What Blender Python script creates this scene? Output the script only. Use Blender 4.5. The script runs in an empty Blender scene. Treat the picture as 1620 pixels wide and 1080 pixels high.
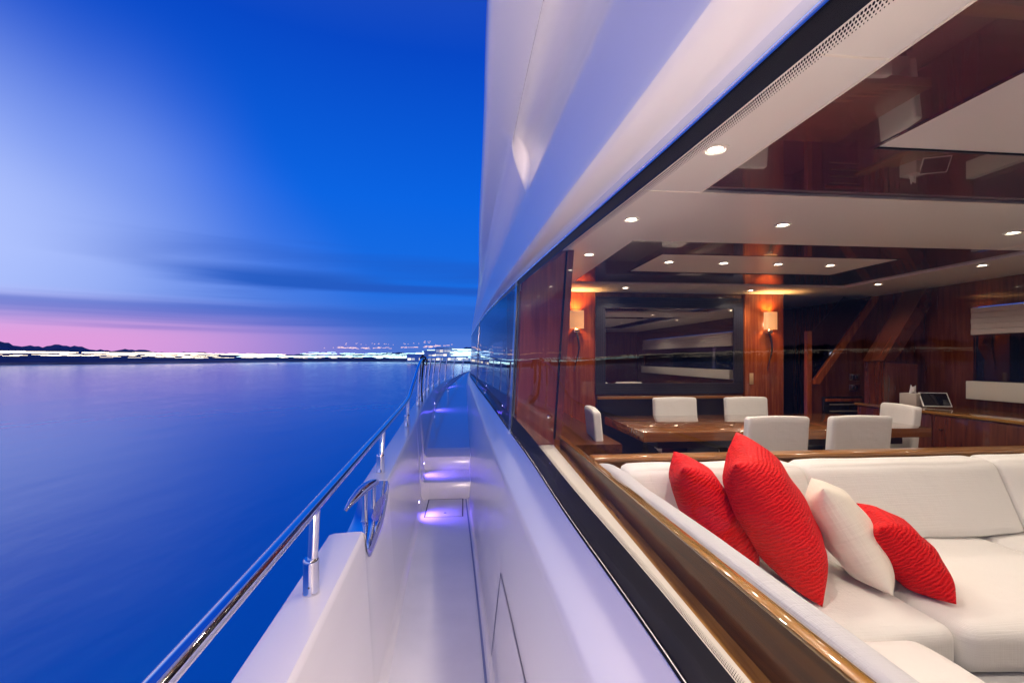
import bpy, bmesh, math, random
from mathutils import Vector, Matrix
random.seed(7)
R = math.radians
S = bpy.context.scene
COL = S.collection

# ------------------------------------------------------------------ camera
# boat frame: +Y forward, +X inboard (saloon side), +Z up, camera at the origin about 1.6 m above the side deck
cam = bpy.data.cameras.new('camera'); co = bpy.data.objects.new('camera', cam); COL.objects.link(co)
co.location = (0, 0, 0); co.rotation_euler = (R(90), 0, -math.atan(75 / 750))
cam.sensor_width = 36; cam.lens = 750 / 1620 * 36; cam.shift_y = 26 / 1620
cam.clip_start = 0.02; cam.clip_end = 20000
S.camera = co

# ------------------------------------------------------------------ exposure
S.view_settings.view_transform = 'Standard'; S.view_settings.look = 'None'
S.view_settings.exposure = 0.0; S.view_settings.gamma = 1
WATER_Z = -3.3
SKY_GAIN = 1.0

# ------------------------------------------------------------------ node helpers
class NT:
    def __init__(s, tree): s.t = tree; s.n = tree.nodes; s.l = tree.links
    def new(s, typ, **kw):
        n = s.n.new(typ)
        for k, v in kw.items(): setattr(n, k, v)
        return n
    def put(s, sock, v):
        if hasattr(v, 'is_output') or isinstance(v, bpy.types.NodeSocket): s.l.new(v, sock)
        else: sock.default_value = v
    def math(s, op, a, b=None, c=None, clamp=False):
        n = s.new('ShaderNodeMath', operation=op); n.use_clamp = clamp
        s.put(n.inputs[0], a)
        if b is not None: s.put(n.inputs[1], b)
        if c is not None: s.put(n.inputs[2], c)
        return n.outputs[0]
    def smooth(s, v, a, b):
        n = s.new('ShaderNodeMapRange', interpolation_type='SMOOTHSTEP')
        s.put(n.inputs[0], v); n.inputs[1].default_value = a; n.inputs[2].default_value = b
        n.inputs[3].default_value = 0; n.inputs[4].default_value = 1
        return n.outputs[0]
    def mix(s, f, a, b, mode='MIX'):
        n = s.new('ShaderNodeMix', data_type='RGBA', blend_type=mode)
        s.put(n.inputs[0], f)
        for i, v in ((6, a), (7, b)):
            s.put(n.inputs[i], (*v, 1) if isinstance(v, tuple) and len(v) == 3 else v)
        return n.outputs[2]
    def ramp(s, f, stops, interp='LINEAR'):
        n = s.new('ShaderNodeValToRGB'); e = n.color_ramp.elements; n.color_ramp.interpolation = interp
        while len(e) < len(stops): e.new(0.5)
        for q, (p, c) in zip(e, stops): q.position = p; q.color = (*c, 1)
        s.put(n.inputs[0], f); return n.outputs[0]

# ------------------------------------------------------------------ sky
W = bpy.data.worlds.new('World'); S.world = W; W.use_nodes = True
w = NT(W.node_tree); w.n.clear()
tc = w.new('ShaderNodeTexCoord'); sp = w.new('ShaderNodeSeparateXYZ'); w.l.new(tc.outputs['Generated'], sp.inputs[0])
zz = sp.outputs[2]
el = w.math('MULTIPLY', w.math('ARCSINE', zz), 57.2958)                       # elevation in degrees
az = w.math('MULTIPLY', w.math('ARCTAN2', sp.outputs[0], sp.outputs[1]), 57.2958)   # 0 ahead, negative to port
# base blue
base = w.ramp(w.math('DIVIDE', el, 90.0), [
    (0.0, (.075, .175, .62)), (0.035, (.045, .165, .66)), (0.09, (.006, .150, .76)), (0.2, (.001, .125, .76)),
    (0.36, (.001, .062, .56)), (0.46, (.015, .07, .50)), (0.6, (.06, .12, .55)), (1.0, (.08, .13, .55))])
# broad pale afterglow to port
edge = w.math('ADD', az, w.math('MULTIPLY', w.math('ABSOLUTE', w.math('SUBTRACT', el, 9.0)), 0.62))
wob = w.new('ShaderNodeTexNoise'); wob.inputs['Scale'].default_value = 2.2; wob.inputs['Detail'].default_value = 2
w.l.new(tc.outputs['Generated'], wob.inputs['Vector'])
edge = w.math('ADD', edge, w.math('MULTIPLY', w.math('SUBTRACT', wob.outputs[0], .5), 14))
gl = w.math('SUBTRACT', 1.0, w.smooth(edge, -47.0, -8.0))
gl = w.math('POWER', gl, 1.35)
gl = w.math('MULTIPLY', gl, w.math('ADD', w.math('MULTIPLY', w.smooth(az, -100, -58), .45), .55))
gl = w.math('MULTIPLY', gl, w.math('SUBTRACT', 1.0, w.smooth(el, 13, 33)))
c1 = w.mix(gl, base, (.44, .55, 1.0))
# pink band hugging the horizon
pk = w.math('MULTIPLY', w.math('SUBTRACT', 1.0, w.smooth(el, 1.6, 6.5)), w.math('SUBTRACT', 1.0, w.smooth(az, -38, -6)))
pk = w.math('MULTIPLY', pk, w.math('ADD', w.math('MULTIPLY', w.smooth(az, -100, -60), .8), .2))
c2 = w.mix(w.math('MULTIPLY', pk, .95), c1, (.76, .33, .72))
# long flat cloud streaks
mp = w.new('ShaderNodeMapping'); mp.inputs['Scale'].default_value = (.8, .8, 15.0); mp.inputs['Location'].default_value = (0.65, .2, .42)
w.l.new(tc.outputs['Generated'], mp.inputs[0])
nz = w.new('ShaderNodeTexNoise'); nz.inputs['Scale'].default_value = 1.5; nz.inputs['Detail'].default_value = 6; nz.inputs['Distortion'].default_value = .4; nz.inputs['Roughness'].default_value = .45
w.l.new(mp.outputs[0], nz.inputs['Vector'])
cm = w.smooth(nz.outputs[0], .50, .68)
cm = w.math('MULTIPLY', cm, w.smooth(az, -42, -20))
cm = w.math('MULTIPLY', cm, w.math('MULTIPLY', w.smooth(el, 2.2, 4.0), w.math('SUBTRACT', 1.0, w.smooth(el, 8, 15))))
c3 = w.mix(w.math('MULTIPLY', cm, .75), c2, (.012, .085, .50))
elw = w.math('ADD', el, w.math('MULTIPLY', w.math('SUBTRACT', nz.outputs[0], .5), 5.0))
# one flat cloud bank just above the pink
def bank(c, e0, e1, h, a0, a1, k):
    b = w.math('SUBTRACT', 1.0, w.smooth(w.math('ABSOLUTE', w.math('SUBTRACT', elw, e0)), 0.15 * h, h))
    b = w.math('MULTIPLY', b, w.math('MULTIPLY', w.smooth(az, a0, a0 + 14), w.math('SUBTRACT', 1.0, w.smooth(az, a1 - 14, a1))))
    return w.mix(w.math('MULTIPLY', b, k), c, (.012, .10, .54))
c3 = bank(c3, 4.4, 0, 1.6, -90, 20, .62)
c3 = bank(c3, 8.9, 0, 1.4, -36, -4, .90)
sky = w.new('ShaderNodeTexSky', sky_type='NISHITA'); sky.sun_disc = False; sky.sun_elevation = R(-4); sky.sun_rotation = R(-60)
c4 = w.mix(0.06, c3, sky.outputs[0], 'ADD')
bg = w.new('ShaderNodeBackground'); w.l.new(c4, bg.inputs[0]); bg.inputs[1].default_value = SKY_GAIN
wo = w.new('ShaderNodeOutputWorld'); w.l.new(bg.outputs[0], wo.inputs[0])

# ------------------------------------------------------------------ materials
def mat(name): 
    m = bpy.data.materials.new(name); m.use_nodes = True; t = NT(m.node_tree)
    p = t.n['Principled BSDF']; return m, t, p
def simple(name, col, rough=.5, metal=0, coat=0, bump=0, bscale=200, coatr=.03, spec=.5, var=0, vscale=6):
    m, t, p = mat(name)
    p.inputs['Base Color'].default_value = (*col, 1); p.inputs['Roughness'].default_value = rough
    p.inputs['Metallic'].default_value = metal; p.inputs['Coat Weight'].default_value = coat
    p.inputs['Coat Roughness'].default_value = coatr; p.inputs['Specular IOR Level'].default_value = spec
    tcn = t.new('ShaderNodeTexCoord')
    if bump:
        n = t.new('ShaderNodeTexNoise'); n.inputs['Scale'].default_value = bscale; n.inputs['Detail'].default_value = 4
        t.l.new(tcn.outputs['Object'], n.inputs['Vector'])
        b = t.new('ShaderNodeBump'); b.inputs['Strength'].default_value = bump; b.inputs['Distance'].default_value = .01
        t.l.new(n.outputs[0], b.inputs['Height']); t.l.new(b.outputs[0], p.inputs['Normal'])
    if var:
        n = t.new('ShaderNodeTexNoise'); n.inputs['Scale'].default_value = vscale; n.inputs['Detail'].default_value = 5
        t.l.new(tcn.outputs['Object'], n.inputs['Vector'])
        f = t.smooth(n.outputs[0], .3, .7)
        t.l.new(t.mix(f, tuple(c * (1 - var) for c in col), tuple(min(1, c * (1 + var * .4)) for c in col)), p.inputs['Base Color'])
        t.l.new(t.math('ADD', t.math('MULTIPLY', f, .06), rough), p.inputs['Roughness'])
    return m
def emit(name, col, st):
    m, t, p = mat(name)
    p.inputs['Base Color'].default_value = (*[c * .2 for c in col], 1)
    p.inputs['Emission Color'].default_value = (*col, 1); p.inputs['Emission Strength'].default_value = st
    return m
def wood(name, dark, light, scale, rough=.25, coat=1.0, coatr=.03, cut=1.0):
    """lacquered veneer: grain stretched along the axis whose scale is smallest"""
    m, t, p = mat(name)
    tcn = t.new('ShaderNodeTexCoord'); mp = t.new('ShaderNodeMapping'); mp.inputs['Scale'].default_value = scale
    t.l.new(tcn.outputs['Object'], mp.inputs[0])
    n = t.new('ShaderNodeTexNoise'); n.inputs['Scale'].default_value = 1; n.inputs['Detail'].default_value = 8
    n.inputs['Roughness'].default_value = .62; n.inputs['Distortion'].default_value = .35
    t.l.new(mp.outputs[0], n.inputs['Vector'])
    f = t.smooth(n.outputs[0], .32, .68)
    t.l.new(t.mix(f, dark, light), p.inputs['Base Color'])
    p.inputs['Roughness'].default_value = rough; p.inputs['Coat Weight'].default_value = coat; p.inputs['Coat Roughness'].default_value = coatr
    return m
M = {}
M['gel'] = simple('gelcoat', (.80, .79, .80), .25, coat=.5, coatr=.10, bump=.008, bscale=9)
M['deck'] = simple('deck_gelcoat', (.74, .74, .76), .28, coat=.3, coatr=.12, bump=.03, bscale=500, var=.06, vscale=3)
M['groove'] = simple('groove', (.05, .06, .10), .6)
M['chrome'] = simple('polished_steel', (.86, .86, .88), .05, metal=1, bump=.004, bscale=60)
M['black'] = simple('black_rubber', (.008, .008, .010), .75, spec=.15)
M['frit'] = simple('black_frit', (.004, .004, .006), .5, spec=.1)
M['frame'] = simple('window_frame_blue_black', (.10, .12, .16), .12, coat=.8, metal=.3)
M['liner'] = simple('white_liner', (.62, .60, .54), .5)
M['ceil'] = simple('white_ceiling', (.80, .79, .78), .34, coat=.25, coatr=.12, bump=.05, bscale=250)
M['seam'] = simple('ceiling_seam', (.82, .78, .72), .5)
M['lacq'] = wood('dark_lacquer', (.050, .007, .018), (.090, .012, .028), (3, 30, 3), .2, 1.0, .015)
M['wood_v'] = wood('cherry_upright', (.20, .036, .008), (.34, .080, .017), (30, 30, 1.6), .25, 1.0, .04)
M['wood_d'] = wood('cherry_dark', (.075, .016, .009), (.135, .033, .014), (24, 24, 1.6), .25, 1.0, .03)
M['wood_x'] = wood('cherry_across', (.24, .095, .020), (.38, .17, .042), (1.4, 30, 30), .28, .7, .03)
M['wood_y'] = wood('cherry_along', (.20, .090, .016), (.36, .18, .035), (34, 1.3, 34), .22, 1.0, .03)
M['wood_face'] = wood('walnut_along', (.055, .016, .002), (.12, .038, .005), (25, .8, 25), .35, .35, .02)
M['wood_face'].node_tree.nodes['Principled BSDF'].inputs['Specular IOR Level'].default_value = .05
M['table'] = wood('table_cherry', (.15, .050, .012), (.25, .095, .025), (1.4, 30, 30), .2, 1.0, .012)
M['wood_s'] = wood('cherry_sloping', (.070, .015, .009), (.12, .030, .013), (1.8, 30, 1.8), .25, 1.0, .03)
M['darkpanel'] = simple('dark_panel', (.012, .010, .014), .3, coat=.3)
M['carpet'] = simple('carpet', (.16, .12, .09), .9, bump=.3, bscale=400)
M['led'] = emit('violet_led', (.50, .42, 1.0), 30)
M['lampdisc'] = emit('lamp_disc', (1.0, .86, .66), 32)
M['lampring'] = simple('lamp_ring', (.86, .83, .78), .4)
M['mirror'] = simple('mirror', (.70, .68, .64), .01, metal=1)
M['rope'] = simple('black_rope', (.01, .01, .012), .7, bump=.4, bscale=300)
M['blackgloss'] = simple('black_gloss', (.008, .008, .01), .08, coat=1)
M['tissue'] = simple('tissue', (.8, .79, .76), .8)
M['boxgrey'] = simple('tissue_box', (.52, .47, .42), .6)
M['blind'] = simple('blind_fabric', (.62, .58, .55), .8, bump=.2, bscale=150)
M['hill'] = simple('hazy_shore', (.032, .045, .13), .95, var=.4, vscale=.05)  # bluish base paints distance haze into the hill colour
M['bwall'] = simple('far_wall', (.60, .62, .70), .8)

def fabric(name, col, sc=420, strength=.35, rough=.85):
    m, t, p = mat(name)
    p.inputs['Base Color'].default_value = (*col, 1); p.inputs['Roughness'].default_value = rough
    p.inputs['Sheen Weight'].default_value = .25
    tcn = t.new('ShaderNodeTexCoord'); hs = []
    for v in ((sc, 4, 4), (4, sc, 4), (4, 4, sc)):
        mp = t.new('ShaderNodeMapping'); mp.inputs['Scale'].default_value = v
        t.l.new(tcn.outputs['Object'], mp.inputs[0])
        n = t.new('ShaderNodeTexNoise'); n.inputs['Scale'].default_value = 1; n.inputs['Detail'].default_value = 2
        t.l.new(mp.outputs[0], n.inputs['Vector']); hs.append(n.outputs[0])
    h = t.math('ADD', t.math('ADD', hs[0], hs[1]), hs[2])
    big = t.new('ShaderNodeTexNoise'); big.inputs['Scale'].default_value = 5; big.inputs['Detail'].default_value = 3
    t.l.new(tcn.outputs['Object'], big.inputs['Vector'])
    h = t.math('ADD', h, t.math('MULTIPLY', big.outputs[0], 8.0))
    b = t.new('ShaderNodeBump'); b.inputs['Strength'].default_value = strength; b.inputs['Distance'].default_value = .003
    t.l.new(h, b.inputs['Height']); t.l.new(b.outputs[0], p.inputs['Normal'])
    return m
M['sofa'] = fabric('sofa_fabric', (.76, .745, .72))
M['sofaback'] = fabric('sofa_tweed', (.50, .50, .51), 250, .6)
M['chair'] = fabric('chair_fabric', (.70, .68, .65))
M['whitep'] = fabric('white_silk', (.80, .74, .64), 90, .5, .6)
def pleat(name, col, col2):
    m, t, p = mat(name)
    p.inputs['Roughness'].default_value = .62; p.inputs['Sheen Weight'].default_value = .0; p.inputs['Specular IOR Level'].default_value = .2
    tcn = t.new('ShaderNodeTexCoord')
    wv = t.new('ShaderNodeTexWave', bands_direction='Y'); wv.inputs['Scale'].default_value = 22; wv.inputs['Distortion'].default_value = 5.5
    wv.inputs['Detail'].default_value = 3; wv.inputs['Detail Scale'].default_value = 2.2
    t.l.new(tcn.outputs['Object'], wv.inputs['Vector'])
    t.l.new(t.mix(wv.outputs['Fac'], col2, col), p.inputs['Base Color'])
    b = t.new('ShaderNodeBump'); b.inputs['Strength'].default_value = .8; b.inputs['Distance'].default_value = .004
    t.l.new(wv.outputs['Fac'], b.inputs['Height']); t.l.new(b.outputs[0], p.inputs['Normal'])
    return m
M['red'] = pleat('red_pleated', (.74, .006, .006), (.58, .003, .004))
def shade_mat():
    m, t, p = mat('sconce_shade')
    p.inputs['Base Color'].default_value = (.55, .36, .2, 1); p.inputs['Roughness'].default_value = .5
    p.inputs['Emission Color'].default_value = (1, .55, .25, 1); p.inputs['Emission Strength'].default_value = .35
    return m
M['shade'] = shade_mat()
M['bulb'] = emit('sconce_bulb', (1, .7, .4), 14)
def glass_mat(name, tint=(1, 1, 1), ior=1.5, gain=1.0):
    m = bpy.data.materials.new(name); m.use_nodes = True; t = NT(m.node_tree); t.n.clear()
    tr = t.new('ShaderNodeBsdfTransparent'); tr.inputs[0].default_value = (*tint, 1)
    gs = t.new('ShaderNodeBsdfGlossy'); gs.inputs['Roughness'].default_value = .008; gs.inputs[0].default_value = (1, 1, 1, 1)
    fr = t.new('ShaderNodeFresnel'); fr.inputs[0].default_value = ior
    f = t.math('MULTIPLY', fr.outputs[0], gain, clamp=True)
    mx = t.new('ShaderNodeMixShader'); t.l.new(f, mx.inputs[0]); t.l.new(tr.outputs[0], mx.inputs[1]); t.l.new(gs.outputs[0], mx.inputs[2])
    o = t.new('ShaderNodeOutputMaterial'); t.l.new(mx.outputs[0], o.inputs[0])
    return m
M['glass'] = glass_mat('saloon_glass', (.985, .985, .985), 1.45, .21)
M['tint'] = glass_mat('tinted_glass', (.30, .33, .42), 1.5, .75)
M['farglass'] = simple('far_window_glass', (.004, .010, .03), .06, coat=1)
def water_mat():
    m, t, p = mat('water')
    p.inputs['Base Color'].default_value = (.0001, .30, .66, 1); p.inputs['Roughness'].default_value = .17
    p.inputs['IOR'].default_value = 1.42
    tcn = t.new('ShaderNodeTexCoord'); hs = []
    for sc, k in (((.9, .5, 1), 1.0), ((.16, .07, 1), 3.0)):
        mp = t.new('ShaderNodeMapping'); mp.inputs['Scale'].default_value = sc; mp.inputs['Rotation'].default_value = (0, 0, R(25))
        t.l.new(tcn.outputs['Object'], mp.inputs[0])
        n = t.new('ShaderNodeTexNoise'); n.inputs['Scale'].default_value = 1; n.inputs['Detail'].default_value = 3
        t.l.new(mp.outputs[0], n.inputs['Vector']); hs.append(t.math('MULTIPLY', n.outputs[0], k))
    b = t.new('ShaderNodeBump'); b.inputs['Strength'].default_value = .08; b.inputs['Distance'].default_value = .2
    t.l.new(t.math('ADD', hs[0], hs[1]), b.inputs['Height']); t.l.new(b.outputs[0], p.inputs['Normal'])
    return m
M['water'] = water_mat()

# ------------------------------------------------------------------ mesh helpers
def link(name, bm, m, parent=None, smooth=True, ang=38, loc=None):
    me = bpy.data.meshes.new(name)
    bmesh.ops.recalc_face_normals(bm, faces=bm.faces)
    bm.to_mesh(me); bm.free()
    if m is not None:
        for q in (m if isinstance(m, (list, tuple)) else [m]): me.materials.append(q)
    if smooth:
        for p in me.polygons: p.use_smooth = True
        me.set_sharp_from_angle(angle=R(ang))
    o = bpy.data.objects.new(name, me); COL.objects.link(o)
    if parent: o.parent = parent
    if loc: o.location = loc
    return o
def tag(o, label, cat, group=None):
    o['label'] = label; o['category'] = cat
    if group: o['group'] = group
    return o
def thing(name, label, cat, loc=(0, 0, 0), rot=(0, 0, 0), group=None):
    o = bpy.data.objects.new(name, None); COL.objects.link(o); o.empty_display_size = .1
    o.location = loc; o.rotation_euler = rot
    return tag(o, label, cat, group)
def struct(name, bm, m, smooth=True, ang=38):
    o = link(name, bm, m, None, smooth, ang); o['kind'] = 'structure'; return o
def B(): return bmesh.new()
def box(bm, x0, x1, y0, y1, z0, z1, bev=0, seg=2, mi=0):
    b = bmesh.new()
    bmesh.ops.create_cube(b, size=1)
    bmesh.ops.scale(b, vec=(abs(x1 - x0), abs(y1 - y0), abs(z1 - z0)), verts=b.verts)
    bmesh.ops.translate(b, vec=((x0 + x1) / 2, (y0 + y1) / 2, (z0 + z1) / 2), verts=b.verts)
    if bev: bmesh.ops.bevel(b, geom=b.edges[:], offset=bev, segments=seg, profile=.5, affect='EDGES')
    join(bm, b, mi); return bm
def join(bm, b, mi=0):
    vs = [bm.verts.new(v.co) for v in b.verts]; b.verts.index_update()
    for f in b.faces:
        try: g = bm.faces.new([vs[v.index] for v in f.verts]); g.material_index = mi
        except ValueError: pass
    b.free()
def obox(bm, origin, ax, ay, az_, bev=0):
    """box from a corner and three edge vectors"""
    b = bmesh.new(); bmesh.ops.create_cube(b, size=1)
    o, ax, ay, az_ = map(Vector, (origin, ax, ay, az_))
    if bev:
        sx, sy, sz = ax.length, ay.length, az_.length
        bmesh.ops.scale(b, vec=(sx, sy, sz), verts=b.verts)
        bmesh.ops.bevel(b, geom=b.edges[:], offset=bev, segments=2, profile=.5, affect='EDGES')
        for v in b.verts: v.co = o + ax * (v.co.x / sx + .5) + ay * (v.co.y / sy + .5) + az_ * (v.co.z / sz + .5)
    else:
        for v in b.verts: v.co = o + ax * (v.co.x + .5) + ay * (v.co.y + .5) + az_ * (v.co.z + .5)
    join(bm, b)
    return bm
def grid(bm, rows, closed=False, mi=0):
    vv = [[bm.verts.new(p) for p in r] for r in rows]
    for a, b in zip(vv, vv[1:]):
        n = len(a)
        for i in range(n if closed else n - 1):
            f = bm.faces.new((a[i], a[(i + 1) % n], b[(i + 1) % n], b[i])); f.material_index = mi
    return vv
def tube(bm, pts, rad, seg=16, cap=True):
    pts = [Vector(p) for p in pts]; rs = rad if isinstance(rad, (list, tuple)) else [rad] * len(pts)
    rows = []; prev = None
    for i, p in enumerate(pts):
        d = (pts[min(i + 1, len(pts) - 1)] - pts[max(i - 1, 0)]).normalized()
        if prev is None:
            a = Vector((0, 0, 1)) if abs(d.z) < .9 else Vector((1, 0, 0)); u = d.cross(a).normalized()
        else: u = (prev - d * prev.dot(d)).normalized()
        prev = u; v = d.cross(u)
        rows.append([p + (u * math.cos(t) + v * math.sin(t)) * rs[i] for t in [2 * math.pi * k / seg for k in range(seg)]])
    vv = grid(bm, rows, closed=True)
    if cap:
        bm.faces.new(vv[0][::-1]); bm.faces.new(vv[-1])
    return bm
def lathe(bm, c, prof, seg=24, axis='Z'):
    rows = []
    for r, h in prof:
        row = []
        for k in range(seg):
            t = 2 * math.pi * k / seg; a, b = r * math.cos(t), r * math.sin(t)
            row.append(Vector(c) + (Vector((a, b, h)) if axis == 'Z' else Vector((a, h, b))))
        rows.append(row)
    vv = grid(bm, rows, closed=True)
    if prof[0][0] > 1e-5: bm.faces.new(vv[0][::-1])
    if prof[-1][0] > 1e-5: bm.faces.new(vv[-1])
    return bm
def interp(tab, y):
    """smooth (finite-difference Hermite) interpolation of rows (y, a, b, ...)"""
    n = len(tab)
    if y <= tab[0][0]: return tab[0][1:]
    if y >= tab[-1][0]: return tab[-1][1:]
    i = max(k for k in range(n - 1) if tab[k][0] <= y)
    t0, t1 = tab[i], tab[i + 1]; h = t1[0] - t0[0]; t = (y - t0[0]) / h; out = []
    for c in range(1, len(t0)):
        d = (t1[c] - t0[c]) / h
        m0 = d if i == 0 else .5 * (d + (t0[c] - tab[i - 1][c]) / (t0[0] - tab[i - 1][0]))
        m1 = d if i + 2 >= n else .5 * (d + (tab[i + 2][c] - t1[c]) / (tab[i + 2][0] - t1[0]))
        t2, t3 = t * t, t * t * t
        out.append((2*t3-3*t2+1)*t0[c] + (t3-2*t2+t)*h*m0 + (-2*t3+3*t2)*t1[c] + (t3-t2)*h*m1)
    return tuple(out)
def sst(a, b, x):
    t = max(0, min(1, (x - a) / (b - a))); return t * t * (3 - 2 * t)
def frange(a, b, n): return [a + (b - a) * i / n for i in range(n + 1)]

# ------------------------------------------------------------------ hull lines (y, x, z)
GB = [(-3, .43, -.80), (-.5, .455, -.72), (.96, .45, -.66), (1.88, .408, -.619), (2.7, .382, -.580), (3.5, .344, -.546), (4.3, .308, -.512), (5.2, .273, -.484), (6.5, .232, -.465), (8, .195, -.45), (10, .157, -.433), (12, .13, -.42), (15, .22, -.38), (18, .6, -.34), (22, 1.8, -.3)]
GT = [(-3, .43, .30), (-.5, .45, .405), (.87, .449, .46), (1.86, .428, .505), (2.8, .412, .55), (3.66, .390, .580), (5, .340, .597), (6.6, .285, .60), (9.5, .21, .57), (12, .175, .53), (15, .27, .47), (18, .7, .40), (22, 1.9, .3)]
GE = [(-3, .065, .95), (1.4, .065, 1.05), (2.08, .083, 1.065), (3.75, .115, 1.08), (6.5, .185, 1.0), (9.7, .190, .85), (12, .185, .76), (15, .30, .68), (18, .8, .6), (22, 2.0, .45)]
GL = [(-3, .31, -.90), (0, .31, -.82), (1.14, .30, -.78), (1.9, .272, -.75), (2.84, .228, -.705), (4, .192, -.655), (5.4, .160, -.61), (8, .113, -.56), (12, .07, -.53), (15, .15, -.5), (18, .5, -.46), (22, 1.7, -.42)]
WB = [(-3, .20, -1.6), (0, .170, -1.6), (2.33, .140, -1.6), (4.1, .092, -1.6), (5.4, .05, -1.6), (8, .0, -1.6), (12, -.02, -1.6), (15, .08, -1.6), (18, .45, -1.6), (22, 1.65, -1.6)]
CI = [(-3, -.38, -.84), (1.19, -.425, -.80), (2.17, -.449, -.785), (3.65, -.492, -.755), (5.2, -.53, -.72), (7.6, -.60, -.67), (10, -.60, -.62), (13, -.36, -.57), (16, .2, -.53), (18.5, 1.1, -.50), (20, 2.4, -.48)]
DZ = [(6.02, -1.236), (9, -.96), (12, -.70), (16, -.48), (20, -.42)]

# ------------------------------------------------------------------ water
bm = B()
N = 60
rows = []
for i in range(N + 1):
    r = 2 * (4000 / 2) ** (i / N)
    rows.append([(r * math.cos(2 * math.pi * k / 96), r * math.sin(2 * math.pi * k / 96), WATER_Z) for k in range(96)])
vv = grid(bm, rows, closed=True); bm.faces.new(vv[0][::-1])
struct('water', bm, M['water'])

# ------------------------------------------------------------------ cabin side below the windows
YS = frange(-3, 2.0, 50) + frange(2.0, 12, 100)[1:] + frange(12, 22, 40)[1:]
rows = []
for y in YS:
    gx, gz = interp(GB, y); lx, lz = interp(GL, y); bx, bz = interp(WB, y)
    r = [(gx + .03, y, gz - .012), (gx + .004, y, gz - .008), (gx - .006, y, gz - .014)]
    r.append((gx + (lx - gx) * .5, y, gz + (lz - gz) * .42))
    dx, dz = bx - lx, bz - lz
    ln = math.hypot(dx, dz)
    # rounded shoulder
    ax, az_ = lx - gx, lz - gz; al = math.hypot(ax, az_) or 1
    P0 = (lx - ax / al * .022, lz - az_ / al * .022); P2 = (lx + dx / ln * .028, lz + dz / ln * .028)
    for t in (0, .15, .3, .5, .7, .85, 1):
        r.append(((1-t)**2 * P0[0] + 2*t*(1-t)*lx + t*t*P2[0], y, (1-t)**2 * P0[1] + 2*t*(1-t)*lz + t*t*P2[1]))
    for t in (.15, .4, .65, .82): r.append((lx + dx * t - .004 * math.sin(t * 3.14), y, lz + dz * t))
    r += [(bx + .006, y, bz + .05), (bx + .004, y, bz + .022), (bx - .003, y, bz + .008), (bx - .014, y, bz + .001), (bx - .03, y, bz - .01)]
    rows.append(r)
bm = B(); grid(bm, rows); struct('cabin_side', bm, M['gel'], ang=50)

# ------------------------------------------------------------------ cabin side above the windows and the overhang
PN = [(0.01, .042), (.03, .043), (.06, .043), (.10, .045), (.167, .052), (.23, .063), (.268, .073), (.278, .079), (.284, .090), (.290, .11), (.302, .18), (.323, .27), (.34, .407), (.355, .47)]
SC = [(.362, .50), (.352, .60), (.358, .70), (.395, .78), (.47, .83), (.55, .845), (.608, .828), (.630, .803)]   # recessed scoop
NS = [(.370, .51), (.39, .54), (.42, .575), (.455, .61), (.50, .65), (.55, .69), (.60, .73), (.64, .765)]      # plain surface
dens = lambda L: [interp([(i, *q) for i, q in enumerate(L)], t) for t in frange(0, 7, 28)]
SC = dens(SC); NS = dens(NS)
PE = [(.70, .815), (.80, .85), (.90, .895), (.96, .925), (.99, .96), (1, 1)]
rows = []
YS2 = frange(-3, 1.9, 49) + frange(1.9, 2.5, 110)[1:] + frange(2.5, 12, 95)[1:] + frange(12, 22, 40)[1:]
for y in YS2:
    tx, tz = interp(GT, y); ex, ez = interp(GE, y)
    r = [(tx + .03, y, tz + .006)]
    for a, b in PN: r.append((tx + (ex - tx) * a, y, tz + (ez - tz) * b))
    for k, (s_, n_) in enumerate(zip(SC, NS)):
        yend = 2.30 - .20 * (k / 28) ** 2
        s = 1 - sst(yend - .11, yend, y)
        a = n_[0] + (s_[0] - n_[0]) * s; b = n_[1] + (s_[1] - n_[1]) * s
        r.append((tx + (ex - tx) * a, y, tz + (ez - tz) * b))
    for a, b in PE: r.append((tx + (ex - tx) * a, y, tz + (ez - tz) * b))
    r += [(ex + .012, y, ez + .05), (ex + .05, y, ez + .16), (ex + .16, y, ez + .42), (ex + .24, y, ez + .5), (ex + 1.2, y, ez + .5), (ex + 6, y, ez + .5)]
    rows.append(r)
bm = B(); grid(bm, rows); struct('cabin_overhang', bm, M['gel'], ang=24)
# bright steel-blue trim that runs under the overhang along the window head
def strip(name, tab, offs, m, ya, yb, n, parent=None, sm=True):
    rows = []
    for y in frange(ya, yb, n):
        x, z = interp(tab, y); rows.append([(x + a, y, z + b) for a, b in offs])
    bm = B(); grid(bm, rows, closed=True); bm.faces.new([v for v in bm.verts][:len(offs)]); return link(name, bm, m, parent, sm)
o = strip('window_trim', GT, [(.006, -.003), (-.003, -.005), (-.006, -.002), (-.007, .004), (-.006, .026), (.006, .026)], simple('trim_steel', (.80, .84, .92), .12, metal=1), -3, 21, 180)
tag(o, 'thin polished trim strip along the head of the long cabin windows', 'trim')

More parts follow.
